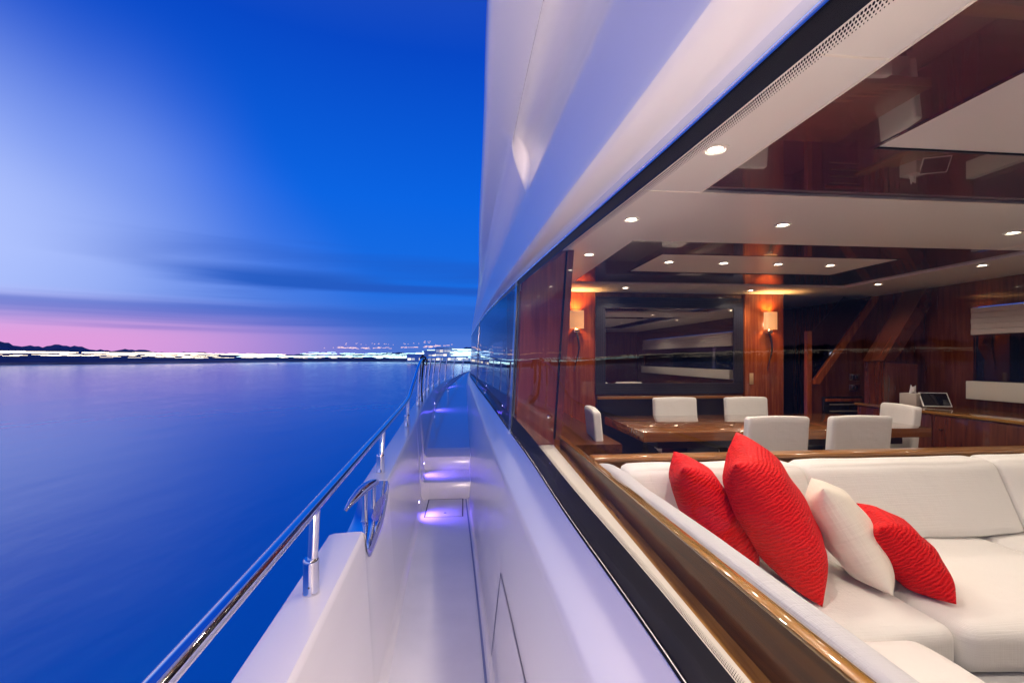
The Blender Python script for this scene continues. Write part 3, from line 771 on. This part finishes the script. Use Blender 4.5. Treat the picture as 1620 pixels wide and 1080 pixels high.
bm = B(); box(bm, -.818, .818, -.018, -.004, -.448, .468); link('glass', bm, M['mirror'], mr, False)
# sconces
def sconce(label, x, y):
    t = thing('wall_sconce', label, 'wall lamp', (x, y, .35), group='bronze wall sconces')
    b = B(); rows = []
    for h_ in (0, .0005, .215, .2145):
        rr = .085 if h_ in (0, .215) else .084
    rows = [[(.085 * math.cos(a), -.085 - .035 - .06 * math.sin(a) + .06, h_) for a in frange(math.pi * .0, math.pi, 18)] for h_ in frange(0, .215, 4)]
    grid(b, rows); bmesh.ops.solidify(b, geom=b.faces[:], thickness=.003); link('shade', b, M['shade'], t, ang=60)
    b = B(); box(b, -.035, .035, -.06, -.002, -.045, .0, .004); link('bracket', b, M['chrome'], t)
    b = B(); tube(b, [(.012 * 0 + .028 * math.sin(k * .55), -.045 - .01 * math.sin(k * .4), -.045 - .058 * k) for k in range(9)], [.013, .013, .012, .011, .010, .009, .007, .005, .003], 10); link('horn_tail', b, M['blackgloss'], t)
    b = B(); lathe(b, (0, -.06, .06), [(0, 0), (.018, .01), (.02, .05), (0, .07)], 12); link('bulb', b, M['bulb'], t)
    for dz, rx_ in ((.19, 180), (.03, 0)):
        L = bpy.data.lights.new('sconce_glow', 'SPOT'); L.energy = 24 if dz > .1 else 15; L.color = (1, .46, .14); L.spot_size = R(140); L.spot_blend = .8; L.shadow_soft_size = .02
        lo = bpy.data.objects.new('sconce_glow', L); COL.objects.link(lo); lo.parent = t; lo.location = (0, -.075, dz); lo.rotation_euler = (R(rx_), 0, 0)
sconce('bronze wall sconce with black horn tail left of the mirror', 1.335, BY)
sconce('bronze wall sconce with black horn tail on the cherry pillar right of the mirror', 3.77, BY - .03)
bm = B(); box(bm, -.026, .026, -.006, 0, -.07, .07, .003); o = link('wall_switch', bm, simple('cream_switch', (.55, .36, .18), .4), loc=(3.56, BY - .031, -.26)); tag(o, 'narrow cream switch plate low on the sconce pillar', 'switch')

# transverse lacquered partition at the window -------------------------------------------------------
pt = thing('partition', 'narrow glossy mahogany partition standing by the window mullion', 'partition', (.55, 3.5, CAPZ))
po = Vector(pt.location)
def prism(bm, poly, y0, y1):
    a = [bm.verts.new((x, y0, z)) for x, z in poly]; b = [bm.verts.new((x, y1, z)) for x, z in poly]
    bm.faces.new(a); bm.faces.new(b[::-1])
    for i in range(len(a)): bm.faces.new((a[i], b[i], b[(i + 1) % len(a)], a[(i + 1) % len(a)]))
bm = B(); prism(bm, [(.372, -.66), (.660, -.66), (.755, CZ - .003), (.425, CZ - .003), (.42, .60)], 3.47, 3.49)
for v in bm.verts: v.co -= po
link('door_leaf', bm, wood('mahogany_mirror', (.10, .020, .014), (.16, .036, .022), (26, 26, 1.4), .12, 1.0, .008), pt, False)
bm = B(); prism(bm, [(.665, -.60), (.710, -.60), (.805, CZ - .004), (.760, CZ - .004)], 3.44, 3.51)
for v in bm.verts: v.co -= po
link('edge_post', bm, M['wood_d'], pt, False)
bm = B(); prism(bm, [(.655, -.60), (.6655, -.60), (.7605, CZ - .004), (.750, CZ - .004)], 3.458, 3.49)
for v in bm.verts: v.co -= po
link('edge_shadow_gap', bm, M['black'], pt, False)
bm = B(); lathe(bm, Vector((.622, 3.467, -.435)) - po, [(.0, -.012), (.014, -.010), (.018, -.002), (.018, .002), (0, .003)][::-1], 14, 'Y'); link('lock', bm, M['chrome'], pt)
bm = B(); box(bm, .30, .375, 3.47, 3.9, FZ, CZ); 
bm.free()
# dark cabin lining forward of the partition, behind the tinted windows
bm = B(); rows = [[(gx(y) + .35, y, FZ), (gx(y) + .35, y, CZ)] for y in frange(3.7, 5.78, 8)]; 
bm.free()
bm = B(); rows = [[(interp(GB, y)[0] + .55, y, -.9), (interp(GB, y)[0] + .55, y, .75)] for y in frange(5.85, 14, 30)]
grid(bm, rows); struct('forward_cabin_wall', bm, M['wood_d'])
bm = B(); box(bm, .42, 1.2, 3.53, BY, -.80, -.66); 
tag(link('inner_shelf', bm, M['wood_face']), 'low dark wooden shelf inside beyond the partition', 'shelf')
bm = B(); box(bm, .42, .50, 3.6, BY, FZ, -.81); bm.free()

# starboard side of the saloon -----------------------------------------------------------------------
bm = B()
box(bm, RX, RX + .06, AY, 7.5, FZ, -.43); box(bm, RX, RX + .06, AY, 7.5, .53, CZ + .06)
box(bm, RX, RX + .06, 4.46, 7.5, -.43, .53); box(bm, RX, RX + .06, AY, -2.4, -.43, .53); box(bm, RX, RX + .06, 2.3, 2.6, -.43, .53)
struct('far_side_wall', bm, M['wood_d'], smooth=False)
for (y0, y1, lab) in ((2.6, 4.46, 'dark window across the saloon beyond the dining table'), (-2.4, 2.3, 'dark window across the saloon opposite the sofa')):
    t = thing('far_window', lab, 'window', (RX + .03, (y0 + y1) / 2, 0)); w_ = (y1 - y0) / 2 - .002
    b = B(); box(b, .0, .008, -w_, w_, -.42, .52); link('pane', b, M['farglass'], t, False)
    b = B()
    for k in range(5): box(b, -.075 + .004 * (k % 2), -.035, -w_ + .01, w_ - .01, .24 + k * .056, .24 + (k + 1) * .056 - .002, .004)
    link('folded_blind', b, M['blind'], t)
    b = B(); box(b, -.12, -.032, -w_, w_, -.425, -.24, .006); link('sill_board', b, M['liner'], t)
sdb = thing('sideboard', 'long low cherry sideboard under the far saloon windows', 'sideboard', (4.93, 3.4, FZ))
bm = B(); box(bm, -.33, .366, -2.6, 1.75, .03, .795, .003); link('carcass', bm, M['wood_d'], sdb)
bm = B(); box(bm, -.35, .366, -2.62, 1.77, .797, .825, .005); link('counter_top', bm, M['wood_y'], sdb)
for k in range(5):
    bm = B(); box(bm, -.342, -.3315, -2.55 + k * .85, -1.72 + k * .85, .06, .78, .002); d_ = link('door', bm, M['wood_d'], sdb)
    bm = B(); lathe(bm, (-.343, -1.80 + k * .85, .66), [(.0, -.006), (.018, -.006), (.018, .004), (0, .004)], 14); link('knob', bm, M['blackgloss'], d_)
tb = thing('tissue_box', 'pale tissue box with a tissue standing out on the sideboard', 'tissue box', (4.94, 4.78, -.525), (0, 0, R(12)))
bm = B(); box(bm, -.085, .085, -.085, .085, 0, .135, .004); link('carton', bm, M['boxgrey'], tb)
bm = B(); rows = [[((.045 * (1 - .2 * k) + .012 * math.sin(3 * a + k)) * math.cos(a), (.025) * math.sin(a), .136 + .02 * k + .012 * math.sin(2 * a + k)) for a in frange(0, 6.283 * 15 / 16, 15)] for k in range(5)]
grid(bm, rows, closed=True); link('tissue', bm, M['tissue'], tb)
tab = thing('tablet', 'tablet with a white rim propped on the sideboard beside the tissue box', 'tablet', (5.02, 4.58, -.522), (0, 0, R(-22)))
for nm, m_, a_, z_ in (('rim', 'tissue', .13, 0), ('screen', 'blackgloss', .118, .005)):
    b = B(); s_ = math.sin(R(55)); c_ = math.cos(R(55)); hh = .175 if nm == 'rim' else .155; off = .0 if nm == 'rim' else .010
    n = Vector((0, -s_, c_)); u = Vector((0, c_, s_)); o1 = Vector((-a_, 0, 0)) + u * off + n * z_
    obox(b, o1, (2 * a_, 0, 0), u * hh, n * .005, .0008); link(nm, b, M[m_], tab)

# stair, wine cooler and dark passage beyond the pillar ----------------------------------------------
bm = B(); box(bm, 3.99, RX, 7.2, 7.25, FZ + .002, CZ - .003); struct('passage_wall', bm, simple('passage_wall', (.03, .012, .012), .3, coat=.6), smooth=False)
st = thing('companion_stair', 'mahogany staircase casing rising to the right behind the dining table', 'staircase', (4.6, 5.9, FZ))
s0 = Vector(st.location)
def pr(name, poly, y0, y1, m):
    bm = B(); prism(bm, poly, y0, y1)
    for v in bm.verts: v.co -= s0
    return link(name, bm, m, st, False)
pr('newel_post', [(4.32, FZ + .002), (4.38, FZ + .002), (4.38, .34), (4.32, .34)], 5.60, 5.66, M['wood_v'])
pr('side_casing', [(4.40, FZ + .002), (RX - .005, FZ + .002), (RX - .005, CZ - .004), (5.22, CZ - .004), (4.40, -.28)], 5.62, 5.69, M['wood_d'])
pr('stringer', [(4.40, -.33), (4.46, -.33), (5.28, .755), (5.28, .79), (5.22, .79), (4.40, -.28)], 5.57, 5.618, M['wood_v'])
pr('flight', [(4.69, -.035), (4.82, -.05), (5.285, .60), (5.285, .79), (5.22, .79)], 4.89, 5.17, M['wood_s'])
pr('landing_box', [(4.70, FZ + .002), (5.12, FZ + .002), (5.12, -.075), (4.82, -.055), (4.70, -.045)], 4.90, 5.16, M['wood_d'])
pr('glass_balustrade', [(4.385, -.26), (4.40, -.26), (5.16, .74), (4.82, .78), (4.385, .33)], 5.605, 5.612, M['tint'])
wc = thing('wine_cooler', 'built in wine cooler with a black glass door beside the stair', 'wine cooler', (4.78, 5.585, FZ))
bm = B(); box(bm, -.26, .26, -.02, .028, .02, .86, .004); link('case', bm, M['blackgloss'], wc)
bm = B(); box(bm, -.25, .25, -.034, -.0225, .80, .835, .003); link('handle', bm, M['wood_v'], wc)
for k in range(4):
    bm = B(); box(bm, -.19, .19, -.026, -.021, .50 + k * .085, .515 + k * .085); link('shelf_rail', bm, simple('shelf_rail', (.25, .2, .14), .4), wc, False)
for k, lab in enumerate(('chrome socket plate above the wine cooler, lower of the pair', 'chrome socket plate above the wine cooler, upper of the pair')):
    t = thing('socket_plate', lab, 'socket', (4.97, 5.61, -.38 + k * .135))
    bm = B(); box(bm, -.07, .07, -.008, 0, -.04, .04, .003); link('plate', bm, M['chrome'], t)
    bm = B(); box(bm, -.03, -.005, -.012, -.0085, -.02, .02); box(bm, .015, .04, -.012, -.0085, -.02, .02); link('insert', bm, M['blackgloss'], t, False)

# aft end, only seen in reflections -------------------------------------------------------------------
bm = B(); box(bm, .5, 1.5, AY - .05, AY, FZ, CZ); box(bm, 4.2, RX, AY - .05, AY, FZ, CZ); box(bm, 1.5, 4.2, AY - .05, AY, .55, CZ); struct('aft_wall', bm, M['wood_d'], smooth=False)
ad = thing('aft_door', 'sliding glass doors at the after end of the saloon', 'glass door', (2.85, AY - .03, FZ))
bm = B(); box(bm, -1.34, -.01, -.01, 0, .03, 1.88); box(bm, .01, 1.34, -.01, 0, .03, 1.88); link('pane', bm, M['farglass'], ad, False)
bm = B(); box(bm, -.03, .03, -.02, .012, .0, 1.895); link('frame', bm, M['chrome'], ad, False)

# ------------------------------------------------------------------ downlights
def down(label, x, y, power=9, z=CZ, r=.036):
    t = thing('downlight', label, 'downlight', (x, y, z), group='recessed ceiling downlights')
    b = B(); lathe(b, (0, 0, 0), [(r * 1.0, .001), (r * 1.32, -.001), (r * 1.34, -.006), (r * 1.05, -.008), (r * .9, -.003)], 24); link('trim_ring', b, M['lampring'], t)
    b = B(); lathe(b, (0, 0, 0), [(r * .9, -.0022), (r * .5, -.0042), (0, -.005)], 20); link('lens', b, M['lampdisc'], t)
    L = bpy.data.lights.new('lamp', 'SPOT'); L.energy = power * 2.75; L.color = (1, .84, .68); L.spot_size = R(150); L.spot_blend = .7; L.shadow_soft_size = .03
    lo = bpy.data.objects.new('lamp', L); COL.objects.link(lo); lo.parent = t; lo.location = (0, 0, -.012)
ROW = 'recessed downlight in the ceiling border above the window, '
for lab, y in (('largest and nearest', 1.73), ('second from the camera', 2.65), ('third, beside the partition', 3.58)):
    down(ROW + lab, .957, y, 14)
down(ROW + 'behind the camera beside the sofa', .957, .85, 13)
down(ROW + 'farther behind the camera', .957, -.2, 13)
down('recessed downlight in the cross board over the near chairs', 1.90, 2.67, 13)
down('recessed downlight in the cross board at the right edge of view', 3.48, 2.69, 13)
for x, lab in ((1.73, 'leftmost of the four over the table'), (2.22, 'second from left of the four over the table'), (2.72, 'third from left of the four over the table'), (3.21, 'rightmost of the four over the table')):
    down('recessed downlight in the white ceiling centre, ' + lab, x, 3.88, 9, CZ + .018)
down('recessed downlight in the far side border, farther one above the stair', 4.45, 4.71, 6)
down('recessed downlight in the far side border, nearer one above the sideboard', 4.44, 3.66, 6)
down('recessed downlight in the forward border just left of the mirror centre', 1.82, 5.24, 11)
down('recessed downlight in the forward border beside the cherry pillar', 3.37, 5.30, 11)
for k in range(3): down(('recessed downlight over the sofa end of the white centre field, ', 'recessed downlight over the sofa middle of the white centre field, ', 'recessed downlight over the sofa far side of the white centre field, ')[k] + 'out of view above', 2.0 + k * .8, .6, 13, CZ + .018)
for k in range(2): down(('recessed downlight in the far side border opposite the sofa', 'recessed downlight in the far side border near the after doors')[k], 4.46, 1.6 - k * 2.4, 13)

# ------------------------------------------------------------------ warm lamps behind the camera, some added to light the near gelcoat
def decklamp(label, loc, target, power):
    t = thing('deck_lamp', label, 'deck lamp', loc)
    b = B(); lathe(b, (0, 0, 0), [(.05, .02), (.055, 0), (.045, -.008), (.038, -.003)], 20); link('trim_ring', b, M['chrome'], t)
    b = B(); lathe(b, (0, 0, 0), [(.038, -.004), (0, -.007)], 16); link('lens', b, M['lampdisc'], t)
    L = bpy.data.lights.new('lamp', 'SPOT'); L.energy = power; L.color = (1, .72, .62); L.spot_size = R(120); L.spot_blend = .8; L.shadow_soft_size = .05
    lo = bpy.data.objects.new('lamp', L); COL.objects.link(lo); lo.parent = t; lo.location = (0, 0, -.02)
    d = Vector(target) - Vector(loc); lo.rotation_euler = d.to_track_quat('-Z', 'Y').to_euler()
decklamp('round deck lamp under the after overhang behind the camera', (.16, -2.3, .86), (-.1, 1.5, -1.2), 500)
decklamp('small unseen lamp added just behind the camera to brighten the near deck', (.20, -.55, .93), (.1, 1.6, -1.1), 150)  # added for more warm light on the near deck

t = thing('fill_uplight', 'unseen uplight added behind the camera to warm the overhang underside', 'added uplight', (-.05, -1.3, -1.6))  # added fill from below for the overhang, out of view
b = B(); lathe(b, (0, 0, 0), [(.07, .0), (.075, .012), (.06, .03), (.0, .032)], 20); link('body', b, M['chrome'], t)
b = B(); lathe(b, (0, 0, 0), [(.055, .031), (.045, .05), (0, .06)], 16); link('lens', b, M['lampdisc'], t)
L = bpy.data.lights.new('lamp', 'SPOT'); L.energy = 310; L.color = (1, .78, .66); L.spot_size = R(120); L.spot_blend = .8; L.shadow_soft_size = .06
lo = bpy.data.objects.new('lamp', L); COL.objects.link(lo); lo.parent = t; lo.location = (0, 0, .08)
lo.rotation_euler = (Vector((.35, 2.6, 2.5))).to_track_quat('-Z', 'Y').to_euler()

# ------------------------------------------------------------------ far shore
def polar(azd, d, z): return (d * math.sin(R(azd)), d * math.cos(R(azd)), z)
HT = [(-75, 14), (-60, 13), (-50, 12.5), (-41, 12), (-36, 9.5), (-30, 7), (-24, 5.5), (-18, 4.8), (-10, 5.5), (-5, 8), (-2, 10.5), (0, 12), (10, 14), (25, 16)]
DT = [(-75, 300), (-41, 310), (-30, 340), (-18, 430), (-8, 420), (0, 300), (25, 260)]
bm = B(); rows = []
for i in range(0, 401):
    a = -75 + i * .25; d = interp(DT, a)[0]; h_ = interp(HT, a)[0] * (d / 310) * (1 + .10 * math.sin(a * 1.3) + .05 * math.sin(a * 4.1 + 1) + .03 * math.sin(a * 11)) - 3
    rows.append([polar(a, d, WATER_Z - .5), polar(a, d + 2, WATER_Z + 1.0), polar(a, d + 30, WATER_Z + 2.2), polar(a, d + 60, WATER_Z + h_ * .6 + 1.5), polar(a, d + 110, WATER_Z + 3 + h_), polar(a, d + 260, WATER_Z - .5)])
grid(bm, rows); struct('hills', bm, M['hill'])
# waterfront lights: a crowd of lamps nobody could count
def lights(name, label, rows_, m):
    bm = B(); rnd = random.Random(len(name) * 7 + len(label))
    for (a0, a1, n, dz, jit, w0, w1, hh, doff) in rows_:
        for i in range(n):
            a = a0 + (a1 - a0) * rnd.random(); d = interp(DT, a)[0] + doff
            z = dz + rnd.gauss(0, jit); wd = rnd.uniform(w0, w1); p = Vector(polar(a, d, z)); u = Vector((math.cos(R(a)), -math.sin(R(a)), 0)) * wd / 2; v = Vector((0, 0, hh / 2)); q = Vector((math.sin(R(a)), math.cos(R(a)), 0)) * .3
            fr = [bm.verts.new(p + s * u + t * v) for s, t in ((-1, -1), (1, -1), (1, 1), (-1, 1))]; bk = [bm.verts.new(p + s * u + t * v + q) for s, t in ((-1, -1), (1, -1), (1, 1), (-1, 1))]
            bm.faces.new(fr); bm.faces.new(bk[::-1])
            for k in range(4): bm.faces.new((fr[k], bk[k], bk[(k + 1) % 4], fr[(k + 1) % 4]))
    o = link(name, bm, m, smooth=False); o['kind'] = 'stuff'; tag(o, label, 'lights'); return o
lights('shore_lights', 'warm white lamps crowded along the waterfront at left', [(-50, -20, 240, 2.5, .22, 2, 9, .16, -4), (-50, -26, 110, 1.4, .22, 2, 6, .11, -4), (-36, -12, 60, .4, .3, 2, 6, .10, -4)], emit('warm_lamps', (1, .82, .60), 4))
lights('harbour_lights', 'cool white and teal lamps crowded along the harbour front', [(-24, -6, 170, 1.2, .30, 2, 8, .20, -4), (-18, -4, 90, 3.4, .5, 2, 9, .14, -4), (-10, 0, 50, .2, .3, 2, 8, .2, -4), (-5.5, 3, 70, 2.5, 1.6, 3, 9, .35, -30)], emit('cool_lamps', (.62, .95, 1.0), 3))
lights('hillside_lights', 'pale orange lamps strung along the hill road', [(-16, -1, 80, 10.0, .4, .8, 4, .25, 55), (-14, -4, 30, 14, .5, .5, 1.5, .2, 60)], emit('orange_lamps', (1, .62, .50), 1.6))
bw = emit('lit_facade', (.86, .88, 1.0), .55); ww = emit('lit_windows', (1.0, .86, .68), 1.5)
specs = [(-5.2, 16, 5, 'low pale waterfront hall, leftmost of the harbour buildings'), (-3.6, 12, 7, 'pale block second from left on the harbour front'), (-2.4, 11, 9, 'tallest pale harbour building ahead of the bow'), (-1.0, 12, 6, 'low wide pale building right of the tallest one'), (.5, 14, 8, 'pale harbour building half hidden by the cabin side')]
for a, wd, hh, lab in specs:
    d = 285; hh = hh - 1
    t = thing('harbour_building', lab, 'building', polar(a, d, WATER_Z + 1.2), (0, 0, R(-a)), group='lit buildings on the harbour front')
    b = B(); box(b, -wd / 2, wd / 2, 0, 10, 0, hh); link('wall', b, M['bwall'], t, False)
    b = B(); box(b, -wd / 2 - .3, wd / 2 + .3, -.3, 10.3, hh + .01, hh + .4); link('roof', b, M['bwall'], t, False)
    for f in range(int(hh // 2.4)):
        for q in range(int(wd // 2.2)):
            if (q * 7 + f * 3 + int(wd)) % 5 == 0: continue
            xx = -wd / 2 + .5 + q * 2.2; b = B(); box(b, xx, xx + 1.9, -.06, -.01, .8 + f * 2.4, 2.0 + f * 2.4); link('window', b, ww if (f + q) % 3 == 0 else bw, t, False)
